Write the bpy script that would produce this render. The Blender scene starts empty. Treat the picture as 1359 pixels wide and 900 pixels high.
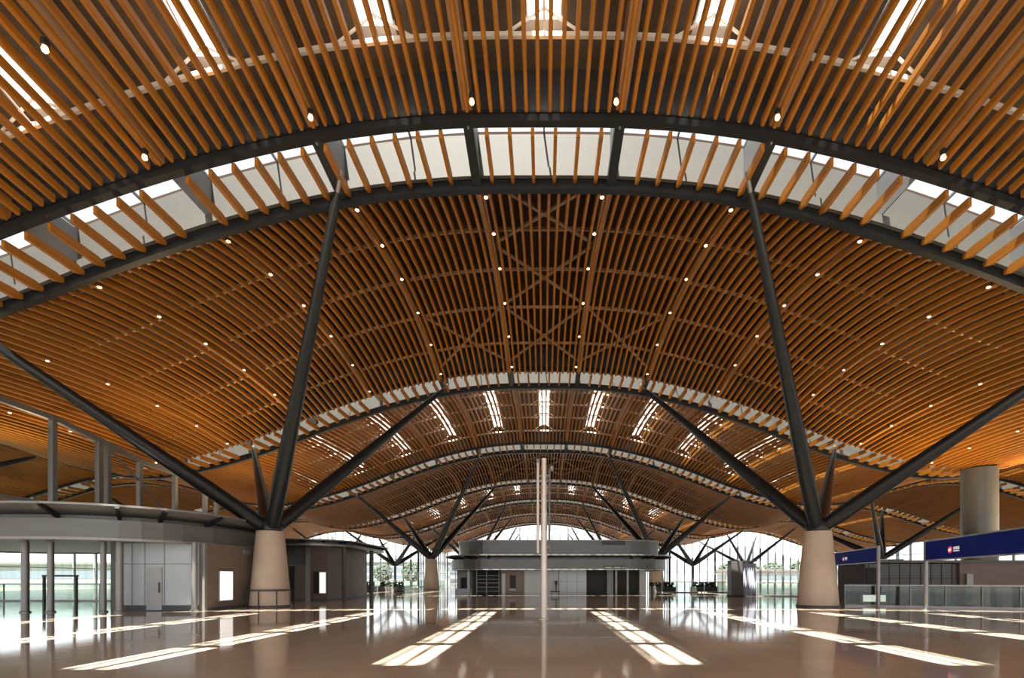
import bpy, math, random
from mathutils import Vector
random.seed(7)
scn = bpy.context.scene
COL = scn.collection
PI = math.pi
EYE = 1.6

# ------------------------------------------------------------------ materials
def mat(name, color, rough=0.5, metal=0.0, noise=0.0, nscale=(4, 4, 4), spec=0.5, emit=None, estr=0.0, bump=0.0):
    m = bpy.data.materials.new(name); m.use_nodes = True
    nt = m.node_tree; b = nt.nodes['Principled BSDF']
    b.inputs['Base Color'].default_value = (*color, 1)
    b.inputs['Roughness'].default_value = rough
    b.inputs['Metallic'].default_value = metal
    b.inputs['Specular IOR Level'].default_value = spec
    if emit:
        b.inputs['Emission Color'].default_value = (*emit, 1)
        b.inputs['Emission Strength'].default_value = estr
    if noise > 0 or bump > 0:
        tc = nt.nodes.new('ShaderNodeTexCoord'); mp = nt.nodes.new('ShaderNodeMapping')
        mp.inputs['Scale'].default_value = nscale
        nz = nt.nodes.new('ShaderNodeTexNoise'); nz.inputs['Scale'].default_value = 1.0
        nz.inputs['Detail'].default_value = 4
        nt.links.new(tc.outputs['Object'], mp.inputs['Vector']); nt.links.new(mp.outputs['Vector'], nz.inputs['Vector'])
        rp = nt.nodes.new('ShaderNodeValToRGB')
        rp.color_ramp.elements[0].position = 0.3; rp.color_ramp.elements[1].position = 0.7
        rp.color_ramp.elements[0].color = (*[c*(1-noise) for c in color], 1)
        rp.color_ramp.elements[1].color = (*[min(1, c*(1+noise)) for c in color], 1)
        nt.links.new(nz.outputs['Fac'], rp.inputs['Fac']); nt.links.new(rp.outputs['Color'], b.inputs['Base Color'])
        if bump > 0:
            bp = nt.nodes.new('ShaderNodeBump'); bp.inputs['Strength'].default_value = bump
            nt.links.new(nz.outputs['Fac'], bp.inputs['Height']); nt.links.new(bp.outputs['Normal'], b.inputs['Normal'])
    return m

def glass_mat(name, tint, gloss=0.12, rough=0.02):
    m = bpy.data.materials.new(name); m.use_nodes = True
    nt = m.node_tree; nt.nodes.clear()
    out = nt.nodes.new('ShaderNodeOutputMaterial'); mix = nt.nodes.new('ShaderNodeMixShader')
    tr = nt.nodes.new('ShaderNodeBsdfTransparent'); tr.inputs['Color'].default_value = (*tint, 1)
    gl = nt.nodes.new('ShaderNodeBsdfGlossy'); gl.inputs['Roughness'].default_value = rough
    fr = nt.nodes.new('ShaderNodeFresnel'); fr.inputs['IOR'].default_value = 1.25
    mu = nt.nodes.new('ShaderNodeMath'); mu.operation = 'MULTIPLY_ADD'
    mu.inputs[1].default_value = 0.5; mu.inputs[2].default_value = gloss*0.2
    nt.links.new(fr.outputs['Fac'], mu.inputs[0])
    nt.links.new(mu.outputs[0], mix.inputs['Fac']); nt.links.new(tr.outputs[0], mix.inputs[1]); nt.links.new(gl.outputs[0], mix.inputs[2])
    nt.links.new(mix.outputs[0], out.inputs['Surface'])
    return m

def wood_mat():
    return mat('wood_slat', (0.285, 0.108, 0.0125), 0.5, noise=0.18, nscale=(6, 0.35, 6), spec=0.22)

def floor_mat():
    m = bpy.data.materials.new('polished_stone'); m.use_nodes = True
    nt = m.node_tree; b = nt.nodes['Principled BSDF']
    tc = nt.nodes.new('ShaderNodeTexCoord')
    br = nt.nodes.new('ShaderNodeTexBrick')
    br.offset = 0.0; br.squash = 1.0
    br.inputs['Scale'].default_value = 1.0
    br.inputs['Brick Width'].default_value = 1.2; br.inputs['Row Height'].default_value = 1.2
    br.inputs['Mortar Size'].default_value = 0.006
    br.inputs['Color1'].default_value = (0.56, 0.485, 0.39, 1)
    br.inputs['Color2'].default_value = (0.60, 0.52, 0.42, 1)
    br.inputs['Mortar'].default_value = (0.42, 0.34, 0.27, 1)
    nz = nt.nodes.new('ShaderNodeTexNoise'); nz.inputs['Scale'].default_value = 0.35; nz.inputs['Detail'].default_value = 6
    mx = nt.nodes.new('ShaderNodeMix'); mx.data_type = 'RGBA'; mx.blend_type = 'MULTIPLY'; mx.inputs['Factor'].default_value = 0.35
    rp = nt.nodes.new('ShaderNodeValToRGB')
    rp.color_ramp.elements[0].color = (0.7, 0.66, 0.62, 1); rp.color_ramp.elements[1].color = (1, 1, 1, 1)
    nt.links.new(tc.outputs['Object'], br.inputs['Vector']); nt.links.new(tc.outputs['Object'], nz.inputs['Vector'])
    nt.links.new(nz.outputs['Fac'], rp.inputs['Fac'])
    nt.links.new(br.outputs['Color'], mx.inputs['A']); nt.links.new(rp.outputs['Color'], mx.inputs['B'])
    nt.links.new(mx.outputs['Result'], b.inputs['Base Color'])
    b.inputs['Roughness'].default_value = 0.065
    b.inputs['IOR'].default_value = 1.42
    return m

M = dict(
    wood=wood_mat(), floor=floor_mat(),
    rib=mat('rib_timber', (0.33, 0.17, 0.07), 0.5, noise=0.12, nscale=(5, 0.4, 5)),
    black=mat('black_steel', (0.011, 0.013, 0.016), 0.42, 0.2, noise=0.2, nscale=(2, 2, 2)),
    truss=mat('grey_truss_steel', (0.6, 0.42, 0.28), 0.5, 0.1),
    white_truss=mat('white_truss_steel', (0.75, 0.72, 0.68), 0.4),
    deck=mat('roof_deck_lining', (0.045, 0.02, 0.009), 0.8, noise=0.2, nscale=(0.4, 2, 1)),
    deck_grey=mat('grey_roof_deck_lining', (0.10, 0.075, 0.055), 0.7, noise=0.2, nscale=(0.4, 2, 1)),
    upstand=mat('pale_upstand_panel', (0.085, 0.081, 0.073), 0.6, noise=0.05),
    dkpanel=mat('dark_upstand_panel', (0.05, 0.055, 0.065), 0.35, 0.3),
    partition=mat('grey_skylight_partition', (0.2, 0.21, 0.22), 0.5),
    skyglass=glass_mat('skylight_glass', (0.97, 0.98, 0.97)), dimglass=glass_mat('dimmed_skylight_glass', (0.42, 0.42, 0.415)),  # strip glass has a grey tint added to cut sun on the upstand panels
    concrete=mat('pale_concrete', (0.56, 0.45, 0.35), 0.7, noise=0.07, nscale=(1.5, 1.5, 1.0), bump=0.03),
    grey=mat('grey_metal_panel', (0.125, 0.125, 0.12), 0.38, 0.35, noise=0.08, nscale=(0.7, 0.7, 3)),
    lgrey=mat('light_grey_metal', (0.25, 0.245, 0.235), 0.35, 0.3, noise=0.06),
    post=mat('brushed_steel_post', (0.2, 0.19, 0.18), 0.35, 0.4),
    dgrey=mat('dark_grey_panel', (0.095, 0.092, 0.088), 0.45, 0.1, noise=0.1),
    wallblue=mat('blue_white_wall_panel', (0.46, 0.52, 0.56), 0.4, noise=0.04, nscale=(0.6, 1, 0.6)),
    doorgrey=mat('pale_grey_door', (0.4, 0.43, 0.44), 0.4),
    brown=mat('brown_grey_cladding', (0.17, 0.13, 0.105), 0.5, noise=0.1, nscale=(1, 1, 4)),
    dark=mat('dark_interior', (0.02, 0.018, 0.016), 0.7),
    skirting=mat('dark_skirting', (0.06, 0.062, 0.065), 0.5),
    blue=mat('sign_blue', (0.003, 0.006, 0.06), 0.6, spec=0.08, emit=(0.003, 0.008, 0.08), estr=0.25),
    red=mat('logo_red', (0.7, 0.03, 0.08), 0.4, emit=(0.8, 0.03, 0.08), estr=0.25),
    white=mat('lettering_white', (0.85, 0.85, 0.85), 0.4, emit=(0.9, 0.9, 0.9), estr=0.2),
    lightbox=mat('lit_white_panel', (0.9, 0.88, 0.85), 0.4, emit=(1.0, 0.96, 0.92), estr=0.5),
    lamp=mat('warm_lamp_glow', (1, 0.8, 0.5), 0.4, emit=(1.0, 0.72, 0.35), estr=7.0),
    bulb=mat('warm_bulb_glow', (1, 0.7, 0.3), 0.4, emit=(1.0, 0.48, 0.12), estr=14.0),
    trim=mat('brass_lamp_trim', (0.5, 0.33, 0.16), 0.35, 0.5),
    green_glass=glass_mat('green_tinted_glass', (0.72, 0.79, 0.75), 0.1),
    facade_glass=glass_mat('facade_glass', (0.9, 0.94, 0.93), 0.15),
    mullion=mat('grey_mullion', (0.2, 0.215, 0.22), 0.4, 0.4),
    apron=mat('apron_concrete', (0.16, 0.16, 0.155), 0.8, noise=0.1, nscale=(0.1, 0.1, 0.1)),
    lawn=mat('mown_lawn', (0.16, 0.24, 0.08), 0.9, noise=0.3, nscale=(0.5, 0.5, 0.5)),
    bld=mat('pale_building_cladding', (0.17, 0.175, 0.18), 0.6, noise=0.06, nscale=(0.3, 0.3, 0.6)),
    bwin=mat('building_window_band', (0.08, 0.1, 0.12), 0.15),
    leaf=mat('tree_leaf', (0.03, 0.045, 0.025), 0.8, noise=0.4, nscale=(1.5, 1.5, 1.5)),
    bark=mat('tree_bark', (0.12, 0.08, 0.05), 0.9, noise=0.2),
    drape=mat('pale_blue_drape', (0.45, 0.48, 0.56), 0.7, noise=0.1, nscale=(9, 9, 0.5)),
    cyl=mat('grey_clad_drum', (0.11, 0.115, 0.105), 0.4, 0.3, noise=0.08, nscale=(3, 3, 0.4)),
    frame=mat('frame_grey_steel', (0.16, 0.16, 0.15), 0.4, 0.35),
    pole=mat('champagne_mast_metal', (0.55, 0.49, 0.43), 0.35, 0.4),
)

# ------------------------------------------------------------------ mesh builder
class MB:
    def __init__(s): s.v = []; s.f = []
    def add(s, vs, fs):
        n = len(s.v); s.v += [tuple(p) for p in vs]; s.f += [tuple(i+n for i in f) for f in fs]
    def box(s, x0, x1, y0, y1, z0, z1):
        s.add([(x0,y0,z0),(x1,y0,z0),(x1,y1,z0),(x0,y1,z0),(x0,y0,z1),(x1,y0,z1),(x1,y1,z1),(x0,y1,z1)],
              [(0,3,2,1),(4,5,6,7),(0,1,5,4),(1,2,6,5),(2,3,7,6),(3,0,4,7)]); return s
    def bar(s, p0, p1, w, h):
        p0, p1 = Vector(p0), Vector(p1); d = (p1-p0).normalized()
        up = Vector((0,0,1)) if abs(d.z) < 0.95 else Vector((0,1,0))
        a = d.cross(up).normalized()*w/2; b = a.cross(d).normalized()*h/2
        vs = [p+sa*a+sb*b for p in (p0,p1) for sa,sb in ((-1,-1),(1,-1),(1,1),(-1,1))]
        s.add(vs, [(0,1,2,3),(7,6,5,4),(0,4,5,1),(1,5,6,2),(2,6,7,3),(3,7,4,0)]); return s
    def tube(s, pts, rs, n=10, flat=1.0):
        pts = [Vector(p) for p in pts]; rings = []
        d = (pts[-1]-pts[0]).normalized()
        up = Vector((0,0,1)) if abs(d.z) < 0.95 else Vector((0,1,0))
        a = d.cross(up).normalized(); b = a.cross(d).normalized()
        vs = []
        for p, r in zip(pts, rs):
            for k in range(n):
                t = 2*PI*k/n; vs.append(p + a*math.cos(t)*r + b*math.sin(t)*r*flat)
        fs = []
        for i in range(len(pts)-1):
            for k in range(n):
                k2 = (k+1) % n
                fs.append((i*n+k, i*n+k2, (i+1)*n+k2, (i+1)*n+k))
        fs.append(tuple(range(n))[::-1]); fs.append(tuple((len(pts)-1)*n+k for k in range(n)))
        s.add(vs, fs); return s
    def lathe(s, prof, n=28, c=(0,0,0)):
        vs = []; fs = []
        for r, z in prof:
            for k in range(n):
                t = 2*PI*k/n; vs.append((c[0]+r*math.cos(t), c[1]+r*math.sin(t), c[2]+z))
        for i in range(len(prof)-1):
            for k in range(n):
                k2 = (k+1) % n; fs.append((i*n+k, i*n+k2, (i+1)*n+k2, (i+1)*n+k))
        fs.append(tuple(range(n))[::-1]); fs.append(tuple((len(prof)-1)*n+k for k in range(n)))
        s.add(vs, fs); return s
    def loop_band(s, la, lb):
        # closed band between two loops of equal length
        n = len(la); s.add(list(la)+list(lb), [(k, (k+1) % n, n+(k+1) % n, n+k) for k in range(n)]); return s
    def cap(s, loop, flip=False):
        idx = tuple(range(len(loop))); s.add(loop, [idx[::-1] if flip else idx]); return s
    def sweep_sections(s, secs):
        n = len(secs[0]); vs = [p for sec in secs for p in sec]; fs = []
        for i in range(len(secs)-1):
            for k in range(n):
                k2 = (k+1) % n; fs.append((i*n+k, i*n+k2, (i+1)*n+k2, (i+1)*n+k))
        fs.append(tuple(range(n))[::-1]); fs.append(tuple((len(secs)-1)*n+k for k in range(n)))
        s.add(vs, fs); return s
    def build(s, name, m, parent=None, org=(0,0,0), smooth=False, bevel=0.0):
        me = bpy.data.meshes.new(name)
        me.from_pydata([(x-org[0], y-org[1], z-org[2]) for x, y, z in s.v], [], s.f)
        me.update()
        import bmesh
        bm = bmesh.new(); bm.from_mesh(me); bmesh.ops.recalc_face_normals(bm, faces=bm.faces); bm.to_mesh(me); bm.free()
        me.materials.append(m)
        if smooth:
            me.polygons.foreach_set('use_smooth', [True]*len(me.polygons))
            me.set_sharp_from_angle(angle=math.radians(40))
        o = bpy.data.objects.new(name, me); COL.objects.link(o)
        if parent is not None: o.parent = parent
        else: o.location = org
        if bevel > 0:
            bv = o.modifiers.new('bevel', 'BEVEL'); bv.width = bevel; bv.segments = 2; bv.limit_method = 'ANGLE'
        return o

def empty(name, loc, label=None, cat=None, group=None):
    o = bpy.data.objects.new(name, None); COL.objects.link(o); o.location = loc
    o.empty_display_size = 0.3
    tag(o, label, cat, group); return o
def tag(o, label=None, cat=None, group=None, kind=None):
    if label: o['label'] = label
    if cat: o['category'] = cat
    if group: o['group'] = group
    if kind: o['kind'] = kind
    return o
def copy_tree(src, loc):
    r = src.copy(); COL.objects.link(r); r.location = loc
    for ch in src.children:
        c = ch.copy(); COL.objects.link(c); c.parent = r
        for g in ch.children:
            d = g.copy(); COL.objects.link(d); d.parent = c
    return r

# ------------------------------------------------------------------ roof profile
PX = [0, 3.9, 7.75, 12.4, 17, 21.7, 27, 31.4, 36, 41, 45, 49, 53, 58, 64, 70, 76]
PH = [15.5, 15.42, 14.95, 13.85, 12.3, 10.5, 8.95, 8.25, 8.8, 10.3, 11.3, 11.7, 11.3, 9.9, 8.0, 6.9, 6.6]
def _slopes():
    m = []
    for i in range(len(PX)):
        if i == 0 or i == len(PX)-1: m.append(0.0)
        else: m.append((PH[i+1]-PH[i-1])/(PX[i+1]-PX[i-1]))
    return m
PM = _slopes()
def H(x):
    x = min(abs(x), PX[-1]-1e-6)
    i = max(k for k in range(len(PX)-1) if PX[k] <= x)
    h = PX[i+1]-PX[i]; t = (x-PX[i])/h
    return (PH[i]*(2*t**3-3*t*t+1) + h*PM[i]*(t**3-2*t*t+t) + PH[i+1]*(-2*t**3+3*t*t) + h*PM[i+1]*(t**3-t*t))
def Z(x): return EYE+H(x)
def bulge(x, v, amt): return amt*4*v*(1-v)*max(0.0, H(x)-5.0)*1.45
PITCH = 0.40
P = 19.85                       # bay + skylight module
RIBX = [2.62+5.235*k for k in range(14)]
RIBS = sorted([-x for x in RIBX]+RIBX)
FULLW = 73.0; INW = 31.4
def bay_width(y0): return FULLW if y0 < 118 else INW+1.0

def slat_mb(xs, y0, y1, amt, zoff, w, d, seg):
    mb = MB()
    for x in xs:
        secs = []
        for i in range(seg+1):
            v = i/seg; y = y0+(y1-y0)*v
            z = Z(x)+zoff+bulge(x, v, amt)
            secs.append([(x-w/2, y, z+d*0.15), (x-w*0.32, y, z), (x+w*0.32, y, z), (x+w/2, y, z+d*0.15), (x+w/2, y, z+d), (x-w/2, y, z+d)])
        mb.sweep_sections(secs)
    return mb

BAYS = []   # (y0, y1, type)
for k in range(-1, 8):
    y0 = 19.05+P*k-0.0; y1 = y0+17.4
    BAYS.append((y0, y1, 'A' if k % 2 == 0 else 'B'))
# k=-1 is the bay overhead (B); one more behind the camera
BAYS.insert(0, (19.05-2*P, 19.05-P-0.05, 'A'))
CEIL_LABELS = [
    'slatted timber vault behind the viewpoint, above the near skylit slats',
    'open orange timber slats overhead along the top edge, daylight and bulbs glinting between them',
    'largest orange slatted timber vault between the two nearest skylight arches, dotted with downlights',
    'skylit slatted vault just beyond the large main vault, streaked with white daylight',
    'dark brown slatted vault seen just above the top of the central mast',
    'thin slatted vault with pale daylight patches behind the top of the central mast',
    'narrow brown slatted vault far down the hall behind the mast',
    'narrow far slatted vault with pale patches above the end window',
    'last slatted vault of the hall, directly in front of the arched end window',
]
BAYS = BAYS[:9]

for bi, (y0, y1, typ) in enumerate(BAYS):
    W = bay_width(y0); amt = 0.085 if typ == 'A' else 0.045
    zoff = -0.12 if typ == 'A' else 0.3
    n = int(W/PITCH); xs = [PITCH*(i+0.5) for i in range(-n, n)]
    seg = 12 if bi == 2 else (8 if bi < 5 else 5)
    s = slat_mb(xs, y0+0.25, y1-(0.12 if typ == 'A' else 0.22), amt, zoff, 0.13 if typ == 'A' else 0.125, 0.23 if typ == 'A' else 0.24, seg).build('ceiling', M['wood'])
    tag(s, CEIL_LABELS[bi], None, None, 'structure')
    # roof deck above the slats, with skylight openings in the open bays
    D = 1.9
    def dz(x, v): return Z(x)+D+bulge(x, v, amt)
    ribs = [x for x in RIBS if abs(x) < W]
    deck = MB(); mods = []
    def deck_patch(xa, xb, va, vb, mb, zo=0.0, nx=2, nv=6):
        vs = []; fs = []
        for j in range(nv+1):
            for i in range(nx+1):
                x = xa+(xb-xa)*i/nx; v = va+(vb-va)*j/nv
                vs.append((x, y0+(y1-y0)*v, dz(x, v)+zo))
        for j in range(nv):
            for i in range(nx):
                q = j*(nx+1)+i; fs.append((q, q+1, q+nx+2, q+nx+1))
        mb.add(vs, fs)
    edges = [-W]+ribs+[W]
    SW = 0.52; V0, V1 = 0.075, 0.925
    for a, b in zip(edges[:-1], edges[1:]):
        c = (a+b)/2
        if typ == 'B' and b-a > 4 and abs(c) < 62:
            deck_patch(a, c-SW, 0, 1, deck); deck_patch(c+SW, b, 0, 1, deck)
            deck_patch(c-SW, c+SW, 0, V0, deck, nv=1); deck_patch(c-SW, c+SW, V1, 1, deck, nv=1)
            if bi < 7:
                panes = MB(); bars = MB(); mods.append((panes, bars)); deck_patch(c-SW, c+SW, V0, V1, panes, 0.12, nx=1)
                # glazing bars and cross beams below the panes
                for j in range(0, 6):
                    v = V0+(V1-V0)*j/5
                    bars.box(c-SW-0.05, c+SW+0.05, y0+(y1-y0)*v-0.19, y0+(y1-y0)*v+0.19, dz(c, v)-0.12, dz(c, v)+0.1)
                for sx in (-SW, 0.0, SW):
                    pts = [(c+sx, y0+(y1-y0)*v, dz(c, v)+0.0) for v in [V0+(V1-V0)*q/6 for q in range(7)]]
                    for p, q in zip(pts[:-1], pts[1:]): bars.bar(p, q, 0.05, 0.16)
        else:
            deck_patch(a, b, 0, 1, deck)
    dk = deck.build('roof_deck', M['deck'] if typ == 'A' else M['deck_grey'], s)
    dk.modifiers.new('thick', 'SOLIDIFY').thickness = 0.18
    dk.modifiers['thick'].offset = 1.0
    for panes, bars in mods:
        pn = panes.build('roof_pane', M['skyglass'], s)
        bars.build('glazing_bar', M['white_truss'], pn)
    if bi > 6: continue
    # ribs: deep timber-brown beams just above the slats
    for x in ribs:
        if abs(x) > 62: continue
        secs = []
        for i in range(9):
            v = i/8; z = Z(x)+zoff+0.16+bulge(x, v, amt); y = y0+0.1+(y1-y0-0.2)*v
            secs.append([(x-0.17, y, z), (x+0.17, y, z), (x+0.17, y, z+0.7), (x-0.17, y, z+0.7)])
        MB().sweep_sections(secs).build('rib', M['rib'], s)
    # purlins, pipes and bracing between slats and deck
    nb = 5
    for j in range(nb):
        v = (j+0.5)/nb if typ == 'A' else (0.1+0.8*j/(nb-1))
        pl = MB(); xx = [-W+2*W*i/110 for i in range(111)]
        pts = [(x, y0+(y1-y0)*v, Z(x)+0.95+bulge(x, v, amt)) for x in xx]
        for p, q in zip(pts[:-1], pts[1:]): pl.bar(p, q, 0.12 if typ == 'A' else 0.10, 0.14)
        pl.build('purlin', M['truss'] if typ == 'A' else M['white_truss'], s)
    for a, b in zip(ribs[:-1], ribs[1:]):
        c = (a+b)/2; br = MB()
        if abs(c) > 40: continue
        if typ == 'A':
            for va, vb in ((0.02, 0.34), (0.34, 0.66), (0.66, 0.98)):
                def pt(x, v): return (x, y0+(y1-y0)*v, Z(x)+0.62+bulge(x, v, amt))
                if abs(c) < 3 or (abs(c) < 9 and va > 0.6):
                    br.bar(pt(a, va), pt(b, vb), 0.14, 0.1); br.bar(pt(b, va), pt(a, vb), 0.14, 0.1)
        else:
            for j in range(5):
                v = 0.1+0.8*j/4
                top = (c, y0+(y1-y0)*v, dz(c, v)-0.1)
                for e in (-1.2, 1.2):
                    br.tube([top, (c+e, y0+(y1-y0)*v, Z(c+e)+0.98+bulge(c+e, v, amt))], [0.045, 0.045], 6)
                if j < 4:
                    v2 = v+0.2
                    br.tube([top, (c, y0+(y1-y0)*v2, Z(c)+0.98+bulge(c, v2, amt))], [0.03, 0.03], 6)
        if br.f: br.build('bracing', M['truss'] if typ == 'A' else M['white_truss'], s)

# ------------------------------------------------------------------ skylight strips and steel arches
def arch_beam(y, w, hlo, hhi, W):
    mb = MB(); n = int(W*2/1.2); secs = []
    for i in range(n+1):
        x = -W+2*W*i/n; z = Z(x)
        secs.append([(x, y-w/2, z+hlo), (x, y+w/2, z+hlo), (x, y+w/2, z+hhi), (x, y-w/2, z+hhi)])
    return mb.sweep_sections(secs)
ORD = ['closest', 'second', 'third', 'fourth', 'fifth', 'sixth', 'seventh']
for k in range(0, 7):
    yc = 19.05-1.225+P*k            # strip centre; k=0 is the closest in view
    if k == -1: nm = 'strip behind the viewpoint'
    W = bay_width(yc-2) if k < 6 else INW+1
    yn, yf = yc-1.2, yc+1.2
    wherearch = ['across the top of the photo', 'at the far end of the main vault', 'just above the mast top', 'crossing behind the mast',
                 'far down the hall behind the mast', 'in the far hall', 'just before the arched end window'][k]
    for y, side, (lo, hi) in ((yn, 'near', (0.12, 0.42)), (yf, 'far', (-0.27, 0.12))):
        mb = arch_beam(y, 0.26, lo, hi, W)
        a = mb.build('steel_arch', M['black'], None, (0, y, Z(0)))
        tag(a, f'black steel arch, {side} edge of the skylight {wherearch}', 'arch', 'black roof arches')
        if k == 0:
            # stiffener lip along the arch
            lip = arch_beam(y, 0.34, hi-0.04, hi+0.03, W); lip.build('flange', M['black'], a, (0, y, Z(0)))
    sk = empty('skylight', (0, yc, Z(0)), f'skylight strip with pale panels and timber fins {wherearch}', 'skylight', 'roof skylight strips')
    og = (0, yc, Z(0))
    ribs = [x for x in RIBS if abs(x) < W]
    n = int(W*2/1.3)
    def band(y, th, lo, hi):
        mb = MB(); secs = []
        for i in range(n+1):
            x = -W+2*W*i/n; z = Z(x)
            secs.append([(x, y-th/2, z+lo), (x, y+th/2, z+lo), (x, y+th/2, z+hi), (x, y-th/2, z+hi)])
        return mb.sweep_sections(secs)
    band(yf+0.02, 0.1, 0.05, 1.95).build('upstand_panel', M['upstand'], sk, og)
    band(yf-0.18, 0.28, 0.1, 0.42).build('ledge', M['upstand'], sk, og)
    band(yn-0.02, 0.1, 0.15, 1.98).build('near_upstand_panel', M['dkpanel'], sk, og)
    # glass lid
    gl = MB(); vs = []; fs = []
    for i in range(n+1):
        x = -W+2*W*i/n
        vs += [(x, yn-0.1, Z(x)+2.02), (x, yf+0.1, Z(x)+1.98)]
    for i in range(n): fs.append((2*i, 2*i+1, 2*i+3, 2*i+2))
    gl.add(vs, fs); gl.build('pane', M['dimglass'], sk, og)
    for i in range(-int(W/2.6), int(W/2.6)+1):
        x = 2.6175*i
        MB().bar((x, yn-0.1, Z(x)+2.05), (x, yf+0.1, Z(x)+2.0), 0.06, 0.1).build('glazing_bar', M['mullion'], sk, og)
    for x in [q for q in ribs if abs(q) < 9]:
        MB().bar((x, yn, Z(x)+0.27), (x, yf, Z(x)-0.02), 0.34, 0.3).build('cross_tie', M['black'], sk, og)
    for x in ribs: MB().box(x-0.03, x+0.03, yn+0.05, yf, Z(x)+(0.1 if abs(x) < 9 else 0.45), Z(x)+1.9).build('partition', M['partition'], sk, og)
    # timber fins at every second slat
    allx = [PITCH*2*(i+0.5) for i in range(-int(W/0.8), int(W/0.8))]
    allx = [x for x in allx if min(abs(x-r) for r in ribs) > 0.2]
    lim = 38 if k == 0 else (40 if k == 1 else 0)
    def fin(mb, x):
        z0 = Z(x)
        secs = []
        for y, lo, hi in ((yn+0.18, -0.12, 0.16), (yc+0.2, -0.14, 0.17), (yf-0.45, -0.16, 0.18), (yf-0.05, -0.02, 0.1)):
            secs.append([(x-0.06, y, z0+lo-0.02), (x+0.06, y, z0+lo-0.02), (x+0.06, y, z0+hi), (x-0.06, y, z0+hi)])
        mb.sweep_sections(secs)
    rest = MB()
    for x in sorted(allx, key=abs):
        if abs(x) < lim: mb = MB(); fin(mb, x); mb.build('fin', M['wood'], sk, og)
        else: fin(rest, x)
    if rest.f: tag(rest.build('fin', M['wood'], sk, og), kind='stuff')

# ------------------------------------------------------------------ lights set in the ceiling
dl = empty('downlight', (0, 0, -50))
MB().lathe([(0.075, 0.0), (0.09, -0.02), (0.09, 0.06), (0.06, 0.1)], 14).build('trim_ring', M['trim'], dl)
MB().lathe([(0.02, -0.045), (0.055, -0.035), (0.068, -0.005)], 12).build('lens', M['lamp'], dl)
first = True
y0, y1, _ = BAYS[2]
ROWN = ['first', 'second', 'third', 'fourth', 'fifth', 'sixth']
for sgn, sd in ((-1, 'left'), (1, 'right')):
    for r in range(6):
        x = sgn*(RIBX[r]-0.26)
        for q, v in enumerate((0.035, 0.21, 0.39, 0.58, 0.77, 0.95)):
            y = y0+(y1-y0)*v
            loc = (x, y, Z(x)-0.12+bulge(x, v, 0.085)-0.04)
            o = dl if first else copy_tree(dl, loc)
            o.location = loc; first = False
            where = ('nearest front arch' if q == 0 else 'last before rear arch' if q == 5 else f'{ROWN[q]} back from front arch')
            tag(o, f'downlight in {ROWN[r]} row {sd} of main vault centre, {where}', 'downlight', 'downlights in the main slatted vault')
bl = empty('bulkhead_lamp', (0, 0, -50))
MB().lathe([(0.08, 0.08), (0.1, 0.1), (0.1, 0.24), (0.06, 0.3)], 14).build('lamp_holder', M['black'], bl)
MB().lathe([(0.02, -0.06), (0.055, -0.045), (0.075, 0.0), (0.055, 0.08)], 14).build('bulb', M['bulb'], bl, smooth=True)
nmx = {-13.0: 'outermost on the left, low over the near arch', -7.6: 'left of the near crown, above the left strut', -2.35: 'just left of the near arch crown', 2.35: 'just right of the near arch crown',
       7.6: 'right of the near crown, above the right strut', 13.0: 'outermost on the right, low over the near arch'}
first = True
for x, ds in nmx.items():
    loc = (x, 15.75, Z(x)+0.02)
    o = bl if first else copy_tree(bl, loc)
    o.location = loc; first = False
    tag(o, f'orange bulb among the top slats, {ds}', 'lamp', 'warm bulbs among the near slats')
o = copy_tree(bl, (-13.0, 12.6, Z(13)+0.1)); tag(o, 'glowing orange bulb in the top left corner of the near slats', 'lamp', 'warm bulbs among the near slats')

# ------------------------------------------------------------------ floor and ground
f = MB(); f.box(-73, 73, -45, 157.6, -0.3, 0.0)
tag(f.build('floor', M['floor']), 'polished beige stone floor with sun patches', None, None, 'structure')
g = MB(); g.box(-420, 420, -120, 520, -0.9, -0.35)
tag(g.build('ground', M['apron']), 'grey concrete apron outside the glass', None, None, 'structure')

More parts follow.
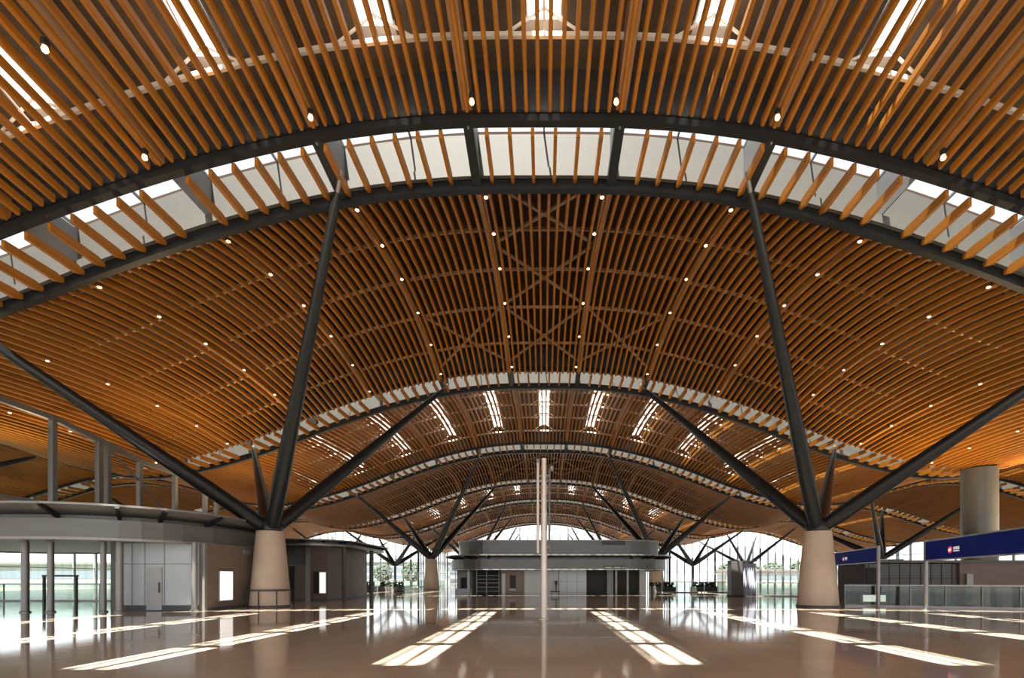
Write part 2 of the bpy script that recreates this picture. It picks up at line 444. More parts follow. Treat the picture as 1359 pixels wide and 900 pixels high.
# ------------------------------------------------------------------ tree columns
def strut_top(x0, y0, sx, sy):
    x = x0+sx*(8.2 if sx*x0 < 0 else 6.9); y = y0+sy*9.85
    return (x, y, Z(x)-0.02)
def tree_column(x0, y0, label, steel=False, rail=False, scale=1.0, dirs=None):
    o = empty('tree_column', (x0, y0, 0), label, 'column', 'tree columns carrying the roof')
    og = (x0, y0, 0)
    zc = 4.3
    if not steel:
        MB().lathe([(1.09, 0.0), (1.08, 0.12), (0.72, zc-0.03), (0.70, zc)], 40, og).build('concrete_shaft', M['concrete'], o, og, True)
        MB().lathe([(1.13, 0.0), (1.13, 0.1), (1.0, 0.1)], 40, og).build('base_ring', M['skirting'], o, og, True)
    else:
        MB().lathe([(0.34, 0.0), (0.34, 0.1), (0.26, 0.15), (0.26, zc)], 20, og).build('steel_shaft', M['dgrey'], o, og, True)
    MB().lathe([(0.46, zc-0.02), (0.62, zc+0.05), (0.66, zc+0.4), (0.45, zc+0.75), (0.2, zc+0.95)], 24, og).build('hub', M['black'], o, og, True)
    for sx, sy in (dirs or ((-1, -1), (1, -1), (-1, 1), (1, 1))):
        t = Vector(strut_top(x0, y0, sx, sy)); b = Vector((x0+sx*0.25, y0+sy*0.25, zc+0.32))
        d = t-b
        st = MB().tube([b, b+d*0.06, b+d*0.2, b+d*0.5, b+d*0.93, b+d*0.965], [0.34, 0.41, 0.40, 0.30, 0.17, 0.09], 12)
        so = st.build('strut', M['black'], o, og, True)
        MB().tube([b+d*0.955, t+Vector((0, 0, 0.12))], [0.08, 0.08], 8).build('pin', M['post'], so, og, True)
    if rail:
        mb = MB(); n = 28
        l1 = [(x0+1.16*math.cos(PI+PI*k/n), y0+1.16*math.sin(PI+PI*k/n), 0.95) for k in range(n+1)]
        for p, q in zip(l1[:-1], l1[1:]): mb.bar(p, q, 0.06, 0.1)
        for k in (0, 7, 14, 21, 28): mb.bar((l1[k][0], l1[k][1], 0.0), l1[k], 0.05, 0.05)
        mb.build('bumper_rail', M['skirting'], o, og)
    return o
tree_column(-15.7, 27.75, 'large pale concrete cone column with black struts beside the left kiosk', rail=True)
tree_column(15.7, 27.75, 'large pale concrete cone column with black struts left of the blue signs')
tree_column(-15.7, 27.75+2*P, 'smaller concrete cone column with black struts just left of the central kiosk')
tree_column(15.7, 27.75+2*P, 'smaller concrete cone column with black struts just right of the central kiosk')
tree_column(-15.7, 27.75+4*P, 'distant strutted column hidden behind the left end of the central kiosk')
tree_column(15.7, 27.75+4*P, 'distant strutted column hidden behind the right end of the central kiosk')
tree_column(-15.7, 27.75+6*P, 'farthest strutted column before the left side of the end window', steel=True)
tree_column(15.7, 27.75+6*P, 'farthest strutted column before the right side of the end window', steel=True)
tree_column(-47.1, 27.75, 'side bay column whose dark strut crosses behind the steel frame at far left')
tree_column(-47.1, 27.75+2*P, 'side bay column with struts seen behind the left kiosk roof')
tree_column(47.1, 27.75+2*P, 'side bay column with dark struts rising behind the two blue signs')
tree_column(-31.4, 102.0, 'thin dark steel branching column before the left far windows', steel=True)
tree_column(31.4, 102.0, 'thin dark steel branching column before the right far windows', steel=True)
tree_column(47.1, 113.0, 'thin dark branching column behind the dark booth with drape', steel=True)
tree_column(-47.1, 113.0, 'thin dark branching column beside the second left kiosk canopy', steel=True)

# valley drum on the right
c = MB().lathe([(1.08, 0), (1.08, Z(32.4)-0.13)], 36, (32.4, 36.0, 0)).build('round_pier', M['cyl'], None, (32.4, 36.0, 0), True)
tag(c, 'thick grey metal-clad round pier rising to the roof behind the big blue sign', 'pier')
for z in (3.2, 6.2):
    MB().lathe([(1.1, z), (1.1, z+0.05)], 36, (32.4, 36.0, 0)).build('joint_band', M['dgrey'], c, (32.4, 36.0, 0), True)

# ------------------------------------------------------------------ facades
def facade(name, p0, p1, topf, label, step=2.6, transoms=(3.2, 6.4, 9.6, 12.8), d0=(0, 0)):
    p0, p1 = Vector((*p0, 0)), Vector((*p1, 0)); L = (p1-p0).length; d = (p1-p0)/L
    n = max(2, int(round(L/step)))
    pn = MB(); vs = []; fs = []
    for i in range(n+1):
        q = p0+d*(L*i/n); vs += [(q.x, q.y, 0), (q.x, q.y, topf(q.x, q.y))]
    for i in range(n): fs.append((2*i, 2*i+2, 2*i+3, 2*i+1))
    pn.add(vs, fs)
    w = pn.build(name, M['facade_glass']); tag(w, label, None, None, 'structure')
    mu = MB()
    for i in range(n+1):
        q = p0+d*(L*i/n); mu.bar((q.x, q.y, 0), (q.x, q.y, topf(q.x, q.y)), 0.22 if i % 3 else 0.45, 0.35)
    for z in transoms:
        for i in range(n):
            a = p0+d*(L*i/n); b = p0+d*(L*(i+1)/n)
            if z < min(topf(a.x, a.y), topf(b.x, b.y)): mu.bar((a.x, a.y, z), (b.x, b.y, z), 0.12, 0.12)
    mu.build('mullion', M['mullion'], w)
    return w
rooft = lambda x, y: Z(x)+1.6
facade('window_1', (-INW, 157.2), (INW, 157.2), rooft, 'arched glazed end wall of the central hall')
facade('window_2', (-73, 121.0), (-INW, 121.0), rooft, 'glazed end wall of the left side bay', step=1.9)
facade('window_3', (INW, 121.0), (73, 121.0), rooft, 'glazed end wall of the right side bay', step=1.9)
facade('window_4', (-73, 121.0), (-73, -20.0), rooft, 'glazed wall along the left side of the hall', step=3.5)
facade('window_5', (73, 121.0), (73, -20.0), rooft, 'glazed wall along the right side of the hall', step=3.5)
facade('window_6', (-INW, 121.0), (-INW, 157.2), rooft, 'glazed left return wall at the far end')
facade('window_7', (INW, 121.0), (INW, 157.2), rooft, 'glazed right return wall at the far end')

# ------------------------------------------------------------------ kiosks
def rrect(x0, x1, y0, y1, r, off=0.0, n=10):
    pts = []
    for cx, cy, a0 in ((x1-r, y0+r, -PI/2), (x1-r, y1-r, 0), (x0+r, y1-r, PI/2), (x0+r, y0+r, PI)):
        for k in range(n+1):
            a = a0+PI/2*k/n; pts.append((cx+(r+off)*math.cos(a), cy+(r+off)*math.sin(a)))
    return pts
def lp(pts, z): return [(x, y, z) for x, y in pts]
def canopy(o, og, R, zs, zf, zp, flare, zt=None, brackets=14, m='grey'):
    """soffit + fascia + flared plate (+ parapet) on a rounded plan"""
    out = rrect(*R); ins = rrect(*R, off=-0.45); fl = rrect(*R, off=flare)
    fb = MB(); fb.loop_band(lp(out, zs), lp(out, zf)); fb.cap(lp(out, zs), True); fb.cap(lp(out, zf))
    fb.build('fascia', M[m], o, og)
    rim = MB(); r2 = rrect(*R, off=0.04); rim.loop_band(lp(r2, zs-0.06), lp(r2, zs+0.05)); rim.loop_band(lp(ins, zs-0.06), lp(r2, zs-0.06)); rim.loop_band(lp(r2, zs+0.05), lp(out, zs+0.05))
    rim.build('soffit_trim', M['lgrey'], o, og)
    gp = MB(); gp.loop_band(lp(ins, zf), lp(ins, zf+0.2)); gp.build('shadow_gap', M['dgrey'], o, og)
    pl = MB(); i2 = rrect(*R, off=-0.9)
    pl.loop_band(lp(i2, zf+0.2), lp(fl, zp)); pl.loop_band(lp(fl, zp), lp(fl, zp+0.09)); pl.loop_band(lp(fl, zp+0.09), lp(i2, zp+0.06)); pl.cap(lp(i2, zp+0.06))
    pl.build('canopy_plate', M['lgrey' if m == 'grey' else m], o, og)
    n = len(out)
    for k in range(brackets):
        i = int(n*(k+0.5)/brackets); j = (i+1) % n
        a = Vector((*ins[i], zf+0.1)); b = Vector((*fl[i], zp-0.02))
        MB().bar(a, b, 0.14, 0.16).build('bracket', M['black'], o, og)
    if zt:
        pa = rrect(*R, off=-0.7)
        MB().loop_band(lp(pa, zp), lp(pa, zt)).cap(lp(pa, zt)).build('parapet', M[m], o, og)
        p3 = rrect(*R, off=-0.62); MB().loop_band(lp(p3, zt-0.08), lp(p3, zt+0.03)).loop_band(lp(p3, zt+0.03), lp(pa, zt+0.03)).build('coping', M['lgrey'], o, og)

# left kiosk
og = (-24, 26, 0)
k1 = empty('kiosk', og, 'large grey kiosk with curved canopy and pale wall at the left edge', 'kiosk', 'retail kiosks')
canopy(k1, og, (-37, -16.9, 20.6, 33.5, 5.0), 3.35, 4.2, 4.75, 0.5, brackets=16)
for x, y, r in ((-24.45, 22.8, 0.15), (-23.3, 22.85, 0.13), (-20.95, 23.0, 0.12), (-20.0, 22.8, 0.15), (-17.05, 23.6, 0.13), (-24.6, 31, 0.15), (-30.5, 22.9, 0.15), (-18.5, 31.5, 0.15)):
    p = MB().lathe([(r+0.06, 0), (r+0.06, 0.06), (r, 0.08), (r, 3.34)], 18, (x, y, 0)).build('post', M['post'], k1, og, True)
MB().box(-21.1, -16.95, 23.9, 24.0, 0.28, 3.34).build('front_wall', M['wallblue'], k1, og)
MB().box(-21.1, -16.95, 23.86, 24.0, 0.0, 0.28).build('skirting', M['skirting'], k1, og)
sm = MB()
for x in (-20.35, -19.72, -18.75): sm.box(x-0.02, x+0.02, 23.885, 23.905, 0.28, 3.34)
sm.box(-21.1, -16.95, 23.885, 23.905, 2.3, 2.34)
sm.build('panel_joint', M['mullion'], k1, og)
d = MB().box(-19.6, -18.85, 23.84, 23.9, 0.05, 2.15).build('door', M['doorgrey'], k1, og)
MB().box(-18.98, -18.92, 23.79, 23.84, 0.9, 1.4).build('door_handle', M['skirting'], d, og)
MB().box(-16.95, -16.75, 24.0, 28.1, 0.15, 3.34).build('side_wall', M['brown'], k1, og)
MB().box(-16.97, -16.72, 24.0, 28.1, 0.0, 0.15).build('side_skirting', M['skirting'], k1, og)
MB().box(-16.99, -16.72, 23.83, 24.0, 0.0, 3.34).build('corner_post', M['lgrey'], k1, og)
MB().box(-21.1, -16.95, 28.0, 28.1, 0, 3.34).build('back_wall_panel', M['brown'], k1, og)
MB().box(-21.4, -21.1, 23.88, 28.1, 0, 3.34).build('end_wall_panel', M['dgrey'], k1, og)
MB().box(-16.74, -16.68, 26.9, 27.5, 2.95, 3.2).build('vent_panel', M['lgrey'], k1, og)
def light_box(org, dims, label):
    o = empty('light_box', org, label, 'light box', 'lit white panels on kiosk walls')
    dx, dy, dz_ = dims
    MB().box(-dx, dx, -dy, dy, 0, dz_).build('casing', M['lgrey'], o, bevel=0.01)
    if dx < dy: MB().box(dx, dx+0.02, -dy+0.05, dy-0.05, 0.05, dz_-0.05).build('lit_face', M['lightbox'], o)
    else: MB().box(-dx+0.05, dx-0.05, -dy-0.02, -dy, 0.05, dz_-0.05).build('lit_face', M['lightbox'], o)
light_box((-16.695, 25.35, 0.42), (0.05, 0.55, 1.6), 'glowing white panel on the brown side wall of the left kiosk')

# second left kiosk
og = (-19, 38, 0)
k2 = empty('kiosk', og, 'brown kiosk with thin flat canopy behind the left concrete column', 'kiosk', 'retail kiosks')
canopy(k2, og, (-28, -14.4, 33.9, 46, 3.0), 4.0, 4.12, 4.3, 0.35, brackets=14)
MB().box(-26, -15.75, 35.2, 43, 0.12, 3.98).build('wall_block', M['brown'], k2, og)
MB().box(-26.02, -15.72, 35.15, 43.02, 0.0, 0.12).build('plinth', M['skirting'], k2, og)
MB().box(-17.3, -16.95, 35.05, 35.2, 0, 3.98).build('pilaster', M['lgrey'], k2, og)
MB().box(-20.0, -17.4, 35.1, 35.2, 2.6, 3.98).build('header_panel', M['dgrey'], k2, og)
MB().box(-20.0, -18.6, 35.12, 35.2, 0.12, 2.5).build('door', M['doorgrey'], k2, og)
MB().box(-18.5, -18.2, 35.1, 35.2, 0.0, 2.5).build('door_jamb', M['dark'], k2, og)
MB().box(-16.75, -16.35, 35.12, 35.2, 0.5, 2.1).build('dark_niche', M['dark'], k2, og)
MB().lathe([(0.2, 0), (0.16, 0.06), (0.16, 4.0)], 16, (-15.0, 36.3, 0)).build('post', M['dgrey'], k2, og, True)
MB().lathe([(0.2, 0), (0.16, 0.06), (0.16, 4.0)], 16, (-15.0, 42, 0)).build('post', M['dgrey'], k2, og, True)
light_box((-16.05, 35.12, 0.5), (0.27, 0.05, 1.6), 'glowing white panel at the corner of the second left kiosk')

# central kiosk
og = (1.4, 53, 0)
k3 = empty('kiosk', og, 'wide grey kiosk with rounded double-band roof in the middle of the hall', 'kiosk', 'retail kiosks')
canopy(k3, og, (-9.2, 12.1, 44.6, 62, 4.0), 2.45, 3.4, 3.72, 0.55, 5.2, brackets=30)
MB().box(-7.0, 9.9, 47.3, 58, 0, 2.45).build('core', M['dark'], k3, og)
MB().lathe([(0.14, 0), (0.14, 2.45)], 16, (-7.25, 46.6, 0)).build('post', M['lgrey'], k3, og, True)
MB().lathe([(0.13, 0), (0.13, 2.45)], 16, (6.95, 46.6, 0)).build('post', M['lgrey'], k3, og, True)
MB().lathe([(0.13, 0), (0.13, 2.45)], 16, (8.05, 46.6, 0)).build('post', M['lgrey'], k3, og, True)
sh = MB()
for z in (0.35, 0.75, 1.15, 1.5, 1.85): sh.box(-6.5, -4.4, 46.85, 47.3, z, z+0.05)
for x in (-6.55, -5.6, -4.4): sh.box(x, x+0.07, 46.82, 47.3, 0.0, 2.4)
sh.build('shelving', M['grey'], k3, og)
MB().box(-4.2, -1.9, 46.9, 47.3, 0, 2.45).build('brown_panel', M['brown'], k3, og)
MB().box(-4.05, -3.75, 46.8, 46.9, 0, 2.1).build('pilaster', M['lgrey'], k3, og)
MB().box(-3.3, -2.75, 46.82, 46.9, 0.7, 1.9).build('screen', M['dark'], k3, og)
MB().box(-3.35, -2.7, 46.7, 46.9, 0.45, 0.6).build('shelf', M['lgrey'], k3, og)
MB().box(-1.9, 1.4, 46.7, 47.3, 0, 2.45).build('pale_panel', M['lgrey'], k3, og)
MB().box(1.45, 4.1, 46.75, 47.3, 0, 2.45).build('pale_panel', M['wallblue'], k3, og)
jt = MB()
for x in (-1.0, -0.1, 0.8, 2.2, 3.2): jt.box(x-0.015, x+0.015, 46.69, 46.76, 0, 2.45)
jt.box(1.45, 4.1, 46.74, 46.76, 1.3, 1.33); jt.build('panel_joint', M['mullion'], k3, og)
MB().box(6.1, 6.7, 46.8, 47.3, 0, 2.45).build('pilaster', M['grey'], k3, og)
MB().box(9.2, 9.8, 46.6, 47.3, 0, 2.45).build('end_pilaster', M['lgrey'], k3, og)
MB().box(-9.0, -7.6, 50.0, 55, 0, 2.4).build('side_bay', M['grey'], k3, og)
MB().box(-8.6, -8.0, 49.9, 50.0, 0.6, 1.7).build('hatch', M['dark'], k3, og)
MB().box(-9.1, -7.5, 49.6, 50.0, 0.0, 0.55).build('counter', M['lgrey'], k3, og)
rv = MB(); rv.box(-6.6, -5.9, 45.22, 45.3, 4.5, 5.1)
MB().box(5.4, 7.6, 45.2, 45.32, 4.75, 5.15).build('roof_hatch', M['upstand'], k3, og)
rv.build('roof_vent', M['upstand'], k3, og)
MB().box(5.5, 7.5, 44.5, 44.62, 2.55, 2.78).build('fascia_patch', M['upstand'], k3, og)

# dark stand before the pale panels, chair-like
st = empty('stand', (1.15, 45.8, 0), 'small black stand before the pale panels of the central kiosk', 'stand')
MB().box(-0.55, 0.35, -0.2, 0.2, 0.32, 0.42).build('shelf', M['dark'], st)
MB().box(-0.05, 0.05, -0.05, 0.05, 0.42, 1.35).build('upright', M['dark'], st)
MB().box(-0.12, 0.12, -0.06, 0.06, 1.0, 1.4).build('plate', M['dark'], st)
for sx in (-0.45, 0.25):
    MB().box(sx-0.03, sx+0.03, -0.15, 0.15, 0, 0.33).build('leg', M['dark'], st)

# right-hand low block behind the balustrade
og = (34, 33, 0)
k4 = empty('service_block', og, 'long low dark grey service block behind the right glass balustrade', 'block')
MB().box(20.9, 26.9, 31.5, 34.4, 0, 2.55).build('grey_front', M['dgrey'], k4, og)
MB().box(26.9, 33.5, 31.3, 34.4, 0, 2.62).build('brown_front', M['brown'], k4, og)
MB().box(33.5, 52, 31.4, 34.4, 0, 2.6).build('pale_front', M['grey'], k4, og)
MB().box(20.8, 52.2, 31.1, 34.5, 2.62, 2.78).build('roof_edge', M['dgrey'], k4, og)
jt = MB()
for i in range(9): jt.box(21.1+i*0.68, 21.13+i*0.68, 31.47, 31.52, 0, 2.55)
for z in (0.9, 1.6): jt.box(20.9, 26.9, 31.47, 31.52, z, z+0.03)
jt.build('panel_joint', M['dark'], k4, og)
MB().box(20.95, 21.7, 31.42, 31.5, 0.6, 2.3).build('doorway', M['dark'], k4, og)
MB().box(27.2, 27.6, 31.1, 31.3, 1.1, 1.9).build('panel_box', M['lgrey'], k4, og)

# dark booth and drape
bo = empty('display_booth', (17.1, 43.2, 0), 'tall dark cabinet standing right of the central kiosk near the far windows', 'booth')
MB().box(-0.55, 0.5, -0.5, 0.5, 0.1, 3.1).build('cabinet', M['dgrey'], bo, bevel=0.03)
MB().box(-0.6, 0.55, -0.55, 0.55, 0, 0.1).build('plinth', M['dark'], bo)
MB().box(-0.6, 1.8, -0.4, 0.4, 3.1, 3.2).build('top_board', M['dark'], bo)
dr = MB(); vs = []; fs = []
for i in range(37):
    x = 17.75+1.15*i/36; y = 43.1+0.09*math.sin(i*1.05)
    vs += [(x, y, 0.02), (x-0.02, y, 2.95), (x-0.02, y+0.05, 2.95), (x, y+0.05, 0.02)]
for i in range(36):
    for q in range(4): fs.append((4*i+q, 4*i+(q+1) % 4, 4*i+4+(q+1) % 4, 4*i+4+q))
dr.add(vs, fs)
tag(dr.build('drape', M['drape'], None, (18.3, 43.1, 0), True), 'pale blue pleated drape hanging beside the tall dark cabinet', 'drape')

# ------------------------------------------------------------------ steel frame on the left kiosk roof
og = (-22.4, 26, 4.8)
fr = empty('roof_screen', og, 'tall grey steel screen of posts and rails on the left kiosk roof', 'screen')
TOP = [(17.0, 9.1), (22.06, 8.92), (24.6, 8.55), (26.8, 8.12), (29.35, 8.0), (31.96, 7.62), (33.2, 7.5)]
for y, zt in ((22.06, 8.92), (24.35, 8.6), (24.85, 8.5), (26.8, 8.12), (29.35, 8.0), (31.96, 7.62), (33.1, 7.5)):
    MB().box(-22.51, -22.29, y-0.11, y+0.11, 4.78, zt+0.08).build('post', M['frame'], fr, og)
for (ya, za), (yb, zb) in zip(TOP[:-1], TOP[1:]):
    MB().bar((-22.4, ya, za), (-22.4, yb, zb), 0.2, 0.24).build('top_rail', M['frame'], fr, og)
MB().bar((-22.4, 17.0, 5.0), (-22.4, 33.0, 5.0), 0.16, 0.16).build('bottom_rail', M['frame'], fr, og)
for a, b in ((24.85, 29.3),):
    MB().bar((-22.4, a, 8.4), (-22.4, b, 5.1), 0.08, 0.08).build('diagonal', M['frame'], fr, og)
pn = MB(); pn.box(-22.41, -22.39, 17.0, 24.3, 5.05, 8.45); pn.build('glass_sheet', M['facade_glass'], fr, og)

# ------------------------------------------------------------------ centre mast
og = (0, 19.05, 0)
ms = empty('light_mast', og, 'tall slim champagne metal mast standing alone in the middle of the floor', 'mast')
MB().lathe([(0.2, 0), (0.2, 0.03), (0.125, 0.05), (0.12, 3.6), (0.105, 6.2), (0.11, 6.32)], 20, og).build('pole', M['pole'], ms, og, True)
MB().tube([(-0.24, 19.05, 2.6), (-0.24, 19.05, 6.2)], [0.05, 0.06], 12).build('side_tube', M['pole'], ms, og, True)
MB().tube([(0.21, 19.1, 2.6), (0.21, 19.1, 5.95)], [0.045, 0.055], 12).build('side_tube', M['grey'], ms, og, True)
for z in (2.8, 5.6):
    MB().box(-0.27, 0.24, 19.02, 19.1, z, z+0.08).build('clamp', M['grey'], ms, og)
MB().tube([(-0.24, 19.05, 6.15), (-0.24, 19.05, 6.3)], [0.08, 0.07], 12).build('lamp_head', M['lgrey'], ms, og, True)
MB().tube([(0.3, 19.05, 5.85), (0.3, 19.05, 6.02)], [0.07, 0.07], 12).build('lamp_head', M['lgrey'], ms, og, True)

# ------------------------------------------------------------------ blue signs
def blue_sign(p0, p1, z0, z1, label, posts, logo_t):
    p0, p1 = Vector((*p0, 0)), Vector((*p1, 0)); d = (p1-p0); L = d.length; d.normalize()
    nrm = Vector((d.y, -d.x, 0))
    if nrm.x > 0: nrm = -nrm          # face the hall (towards -x)
    og = tuple(p0)
    o = empty('overhead_sign', og, label, 'sign', 'blue overhead signs')
    zc = (z0+z1)/2
    MB().bar(p0+Vector((0, 0, zc)), p1+Vector((0, 0, zc)), 0.16, z1-z0).build('panel', M['blue'], o, og)
    MB().bar(p0+Vector((0, 0, z1+0.03)), p1+Vector((0, 0, z1+0.03)), 0.2, 0.06).build('top_trim', M['lgrey'], o, og)
    MB().bar(p0+Vector((0, 0, z0-0.03)), p1+Vector((0, 0, z0-0.03)), 0.2, 0.06).build('bottom_trim', M['lgrey'], o, og)
    for q in posts:
        P_ = p0+d*q*L
        MB().lathe([(0.16, 0), (0.16, 0.03), (0.09, 0.05), (0.09, z1+0.1)], 16, tuple(P_)).build('post', M['lgrey'], o, og, True)
    c = p0+d*logo_t*L+nrm*0.085+Vector((0, 0, z0+(z1-z0)*0.42))
    r = (z1-z0)*0.17
    disc = MB().tube([c, c+nrm*0.02], [r, r], 24)
    lo = disc.build('logo_disc', M['red'], o, og)
    # pale winged mark inside the disc
    mk = MB()
    s = 1 if (p1-p0).dot(Vector((0, -1, 0))) > 0 else -1
    e = d*s
    for a, b in (((-0.6, -0.1), (0.0, 0.25)), ((0.0, 0.25), (0.6, 0.1)), ((-0.45, -0.35), (0.5, -0.15))):
        mk.bar(c+e*a[0]*r+Vector((0, 0, a[1]*r))+nrm*0.025, c+e*b[0]*r+Vector((0, 0, b[1]*r))+nrm*0.025, 0.02, r*0.28)
    mk.build('logo_mark', M['white'], lo, og)
    lt = MB()
    base = c+e*r*1.9+nrm*0.01
    for i in range(3):                 # three heavy characters
        q = base+e*(i*r*1.05)
        for hz in (0.75, 0.4, 0.08): lt.bar(q+Vector((0, 0, hz*r)), q+e*r*0.8+Vector((0, 0, hz*r)), 0.02, r*0.13)
        for hx in (0.15, 0.62): lt.bar(q+e*hx*r+Vector((0, 0, 0.02*r)), q+e*hx*r+Vector((0, 0, 0.85*r)), 0.02, r*0.12)
    for i in range(9):                 # a smaller second line
        q = base+e*(i*r*0.34)+Vector((0, 0, -0.55*r))
        lt.bar(q, q+Vector((0, 0, 0.3*r)), 0.02, r*0.1)
        lt.bar(q+Vector((0, 0, 0.02*r*(i % 3))), q+e*r*0.2+Vector((0, 0, 0.1*r*(i % 4))), 0.02, r*0.08)
    lt.build('lettering', M['white'], o, og)
blue_sign((19.45, 24.55), (17.2, 15.5), 2.55, 3.45, 'large dark blue overhead sign with red round logo at the right edge', (-0.012, 0.97), 0.235)
blue_sign((18.62, 27.0), (20.2, 33.6), 2.55, 3.32, 'smaller dark blue overhead sign right beside the large right concrete column', (-0.015,), 0.72)

# ------------------------------------------------------------------ balustrades
def balustrade(p0, p1, label, step=1.5, h=1.2, grp=True, postm='mullion'):
    p0, p1 = Vector((*p0, 0)), Vector((*p1, 0)); d = p1-p0; L = d.length; d.normalize()
    og = tuple(p0); n = max(1, round(L/step))
    o = empty('glass_balustrade', og, label, 'balustrade', 'glass balustrades')
    for i in range(n):
        a = p0+d*(L*i/n+0.05); b = p0+d*(L*(i+1)/n-0.05)
        MB().bar(a+Vector((0, 0, h/2+0.05)), b+Vector((0, 0, h/2+0.05)), 0.02, h-0.14).build('glass_panel', M['green_glass'], o, og)
    for i in range(n+1):
        a = p0+d*(L*i/n); MB().bar(a, a+Vector((0, 0, h)), 0.05, 0.08).build('post', M[postm], o, og)
    MB().bar(p0+Vector((0, 0, h+0.02)), p1+Vector((0, 0, h+0.02)), 0.09, 0.08).build('handrail', M['lgrey'], o, og)
    MB().bar(p0+Vector((0, 0, 0.05)), p1+Vector((0, 0, 0.05)), 0.1, 0.1).build('base_rail', M['lgrey'], o, og)
    return o
balustrade((17.4, 28.0), (32, 22.2), 'long glass balustrade under the blue signs at right')
balustrade((13.4, 55), (23, 55), 'glass balustrade right of the central kiosk, before the far windows')
balustrade((19.2, 43.5), (24.5, 42.0), 'glass balustrade between the tall dark cabinet and the right column')
balustrade((-40, 34.3), (-29.8, 34.3), 'green glass balustrade seen under the left kiosk canopy', 1.7)
balustrade((-36, 92), (-19, 92), 'distant glass balustrade left of the central kiosk', 2.0)

# floor-standing things behind the right balustrade
for x, y, h, lab in ((22.2, 28.3, 1.1, 'first'), (23.0, 28.4, 1.05, 'second'), (24.6, 28.2, 1.1, 'third'), (26.2, 28.0, 1.15, 'fourth'), (27.3, 27.8, 1.05, 'fifth')):
    og = (x, y, 0)
    o = empty('bin', og, f'{lab} dark upright bin from the left behind the right balustrade', 'bin', 'dark bins behind the balustrade')
    MB().box(x-0.2, x+0.2, y-0.2, y+0.2, 0.06, h).build('body', M['dgrey'], o, og, bevel=0.03)
    MB().box(x-0.23, x+0.23, y-0.23, y+0.23, h, h+0.06).build('lid', M['dark'], o, og)
    MB().box(x-0.18, x+0.18, y-0.18, y+0.18, 0, 0.06).build('foot', M['dark'], o, og)
light_box((20.55, 30.2, 0.12), (0.75, 0.1, 0.5), 'low glowing case on the floor behind the right balustrade')

# frame gate at far left
gt = empty('hoop_gate', (-31.6, 31.6, 0), 'dark metal hoop gate standing before the left green balustrade', 'gate')
for x in (-1.05, 1.05): MB().box(x-0.06, x+0.06, -0.06, 0.06, 0, 1.75).build('upright', M['skirting'], gt)
MB().box(-1.15, 1.15, -0.06, 0.06, 1.72, 1.84).build('crossbar', M['skirting'], gt)

# planters by the second columns
for x, y, lab in ((-18.9, 60, 'left of the second concrete column at left'), (-22.6, 60.5, 'outermost left, beyond the second concrete column'), (14.3, 58.5, 'between the central kiosk and the far right windows'), (19.5, 59, 'behind the glass balustrade right of the central kiosk')):
    og = (x, y, 0); o = empty('planter', og, f'dark planter box with clipped hedge {lab}', 'planter', 'dark hedge planters')
    MB().box(x-1.5, x+1.5, y-0.5, y+0.5, 0, 0.6).build('trough', M['dgrey'], o, og, bevel=0.03)
    hd = MB()
    for i in range(140):
        cx, cy, cz = x+random.uniform(-1.4, 1.4), y+random.uniform(-0.42, 0.42), random.uniform(0.55, 1.15)
        r = random.uniform(0.09, 0.16)
        hd.add([(cx-r, cy, cz), (cx, cy-r, cz-r*.3), (cx+r, cy, cz), (cx, cy+r, cz+r*.3), (cx, cy, cz+r), (cx, cy, cz-r)],
               [(0,1,4),(1,2,4),(2,3,4),(3,0,4),(1,0,5),(2,1,5),(3,2,5),(0,3,5)])
    hd.build('hedge', M['leaf'], o, og)

# ------------------------------------------------------------------ outside
def building(x0, x1, y0, y1, h, label, bands):
    og = ((x0+x1)/2, (y0+y1)/2, -0.35); o = empty('building', og, label, 'building', 'buildings outside the glass')
    MB().box(x0, x1, y0, y1, -0.35, h).build('wall_block', M['bld'], o, og)
    MB().box(x0-0.6, x1+0.6, y0-0.6, y1+0.6, h, h+0.5).build('roof', M['grey'], o, og)
    for z0, z1 in bands:
        MB().box(x0-0.06, x1+0.06, y0-0.06, y0+0.3, z0, z1).build('window_band', M['bwin'], o, og)
        if x0 < 0: MB().box(x1-0.3, x1+0.06, y0, y1, z0, z1).build('window_band', M['bwin'], o, og)
        else: MB().box(x0-0.06, x0+0.3, y0, y1, z0, z1).build('window_band', M['bwin'], o, og)
building(-150, -92, 104, 125, 4.6, 'long low grey building seen under the left kiosk canopy', ((1.6, 3.2),))
building(-75, -38, 195, 215, 8.0, 'grey low building beyond the left far windows', ((1.5, 3), (4.6, 6.2)))
building(50, 120, 133, 140, 3.7, 'long low grey building beyond the right far windows', ((1.2, 2.4),))
lw = MB().box(-140, -76, 30, 98, -0.36, -0.3).build('lawn', M['lawn']); tag(lw, 'green lawn outside the left glass wall', None, None, 'structure')
def tree(x, y, h, lab):
    og = (x, y, -0.35); o = empty('tree', og, lab, 'tree', 'trees outside the glass')
    MB().tube([(x, y, -0.35), (x, y, h*0.5)], [0.25, 0.15], 8).build('trunk', M['bark'], o, og)
    cr = MB()
    for i in range(320):
        a = random.uniform(0, 2*PI); zz = random.uniform(-1, 1); rr = math.sqrt(1-zz*zz)*random.uniform(.6, 1.0)
        cx, cy, cz = x+rr*math.cos(a)*h*0.5, y+rr*math.sin(a)*h*0.5, h*0.55+zz*h*0.42
        r = random.uniform(0.35, 0.7)*h/9
        cr.add([(cx-r, cy, cz), (cx, cy-r, cz-r*.3), (cx+r, cy, cz), (cx, cy+r, cz+r*.3), (cx, cy, cz+r), (cx, cy, cz-r)],
               [(0,1,4),(1,2,4),(2,3,4),(3,0,4),(1,0,5),(2,1,5),(3,2,5),(0,3,5)])
    cr.build('crown', M['leaf'], o, og)
TL = ['first', 'second', 'third', 'fourth', 'fifth', 'sixth', 'seventh', 'eighth', 'ninth']
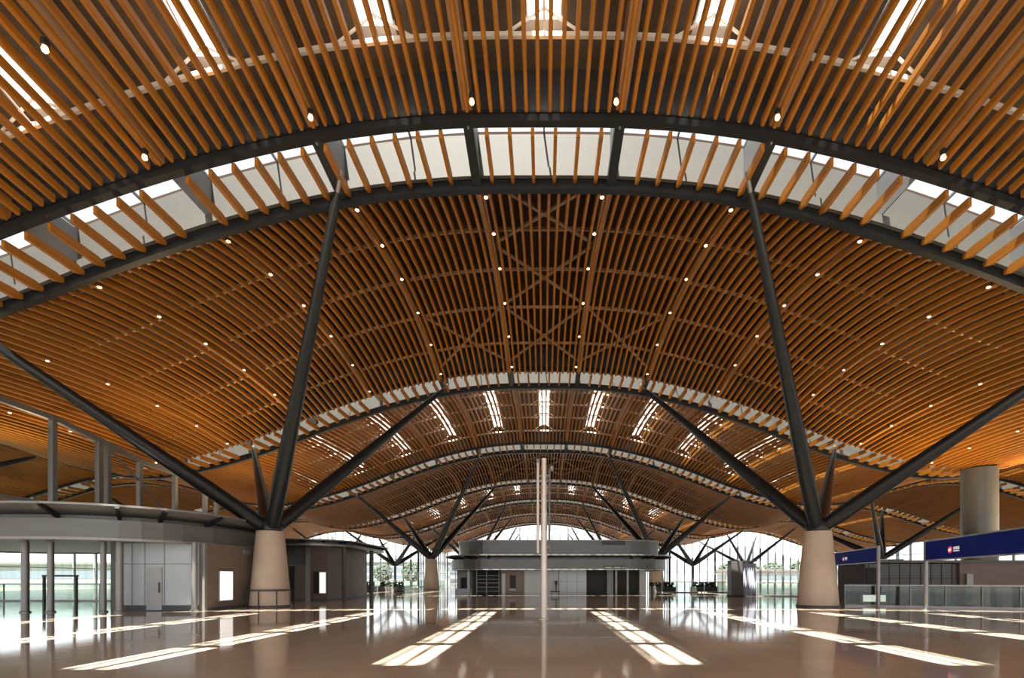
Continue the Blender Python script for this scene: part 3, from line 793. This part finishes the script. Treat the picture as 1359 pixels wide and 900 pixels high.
for i in range(8):
    tree(58+i*7.6, 152+random.uniform(-4, 4), random.uniform(6.2, 7.2), f'{TL[i]} dark green tree from the left outside the right far windows')
for i in range(5):
    tree(-76+i*8.6, 150+random.uniform(-4, 4), random.uniform(5, 7), f'{TL[i]} dark green tree from the left outside the left far windows')

# ------------------------------------------------------------------ lights
sun = bpy.data.lights.new('sun', 'SUN'); sun.energy = 26.0; sun.angle = math.radians(0.6); sun.color = (1, 0.95, 0.86)
so = bpy.data.objects.new('sun', sun); COL.objects.link(so)
dirv = Vector((2.62, 8.4, -19.4))
so.rotation_euler = dirv.to_track_quat('-Z', 'Y').to_euler()
w = bpy.data.worlds.new('World'); scn.world = w; w.use_nodes = True
bg = w.node_tree.nodes['Background']; bg.inputs['Color'].default_value = (0.93, 0.97, 1.0, 1); bg.inputs['Strength'].default_value = 1.5

# uplights standing on the kiosk roofs, as in the hall
def uplight(loc, power, label, rot=(PI, 0, 0), size=0.5, spread=150):
    o = empty('uplight', loc, label, 'uplight', 'uplights on the kiosk roofs')
    MB().box(-0.35, 0.35, -0.25, 0.25, -0.12, 0.0).build('housing', M['dgrey'], o)
    l = bpy.data.lights.new('uplight_lamp', 'AREA'); l.shape = 'RECTANGLE'; l.size = 0.6; l.size_y = 0.4
    l.energy = power; l.color = (1.0, 0.72, 0.42); l.spread = math.radians(spread)
    q = bpy.data.objects.new('uplight_lamp', l); COL.objects.link(q); q.parent = o; q.location = (0, 0, 0.02); q.rotation_euler = rot
UPL = 350
uplight((-30, 28, 4.95), UPL, 'uplight on the left kiosk roof, outer end')
uplight((-19.5, 31, 4.95), UPL, 'uplight on the left kiosk roof, inner rear corner')
uplight((-21, 42, 4.52), UPL, 'uplight on the second left kiosk roof')
uplight((-4, 52, 5.35), UPL*0.2, 'uplight on the central kiosk roof, left side')
uplight((7, 52, 5.35), UPL*0.2, 'uplight on the central kiosk roof, right side')
uplight((24, 33.0, 2.92), UPL*2.0, 'uplight on the low right block, near end')
uplight((36.5, 33.0, 2.92), UPL*4.5, 'uplight on the low right block, before the round pier')
uplight((46, 33.0, 2.92), UPL*4.5, 'uplight on the low right block, far end')

# ------------------------------------------------------------------ camera
cam = bpy.data.cameras.new('camera'); co = bpy.data.objects.new('camera', cam); COL.objects.link(co)
co.location = (0, 0, EYE); co.rotation_euler = (PI/2, 0, 0)
cam.sensor_width = 36.0; cam.sensor_fit = 'HORIZONTAL'; cam.lens = 642/1359*36
cam.shift_x = -(722-679.5)/1359; cam.shift_y = (768-450)/1359
cam.clip_end = 2000
scn.camera = co
scn.view_settings.view_transform = 'Standard'; scn.view_settings.look = 'None'
scn.view_settings.exposure = 0.85; scn.view_settings.gamma = 1.0; scn.view_settings.use_curve_mapping = False
cy = scn.cycles
cy.use_denoising = True; cy.max_bounces = 10; cy.diffuse_bounces = 5; cy.glossy_bounces = 4; cy.transparent_max_bounces = 24
cy.sample_clamp_indirect = 8.0
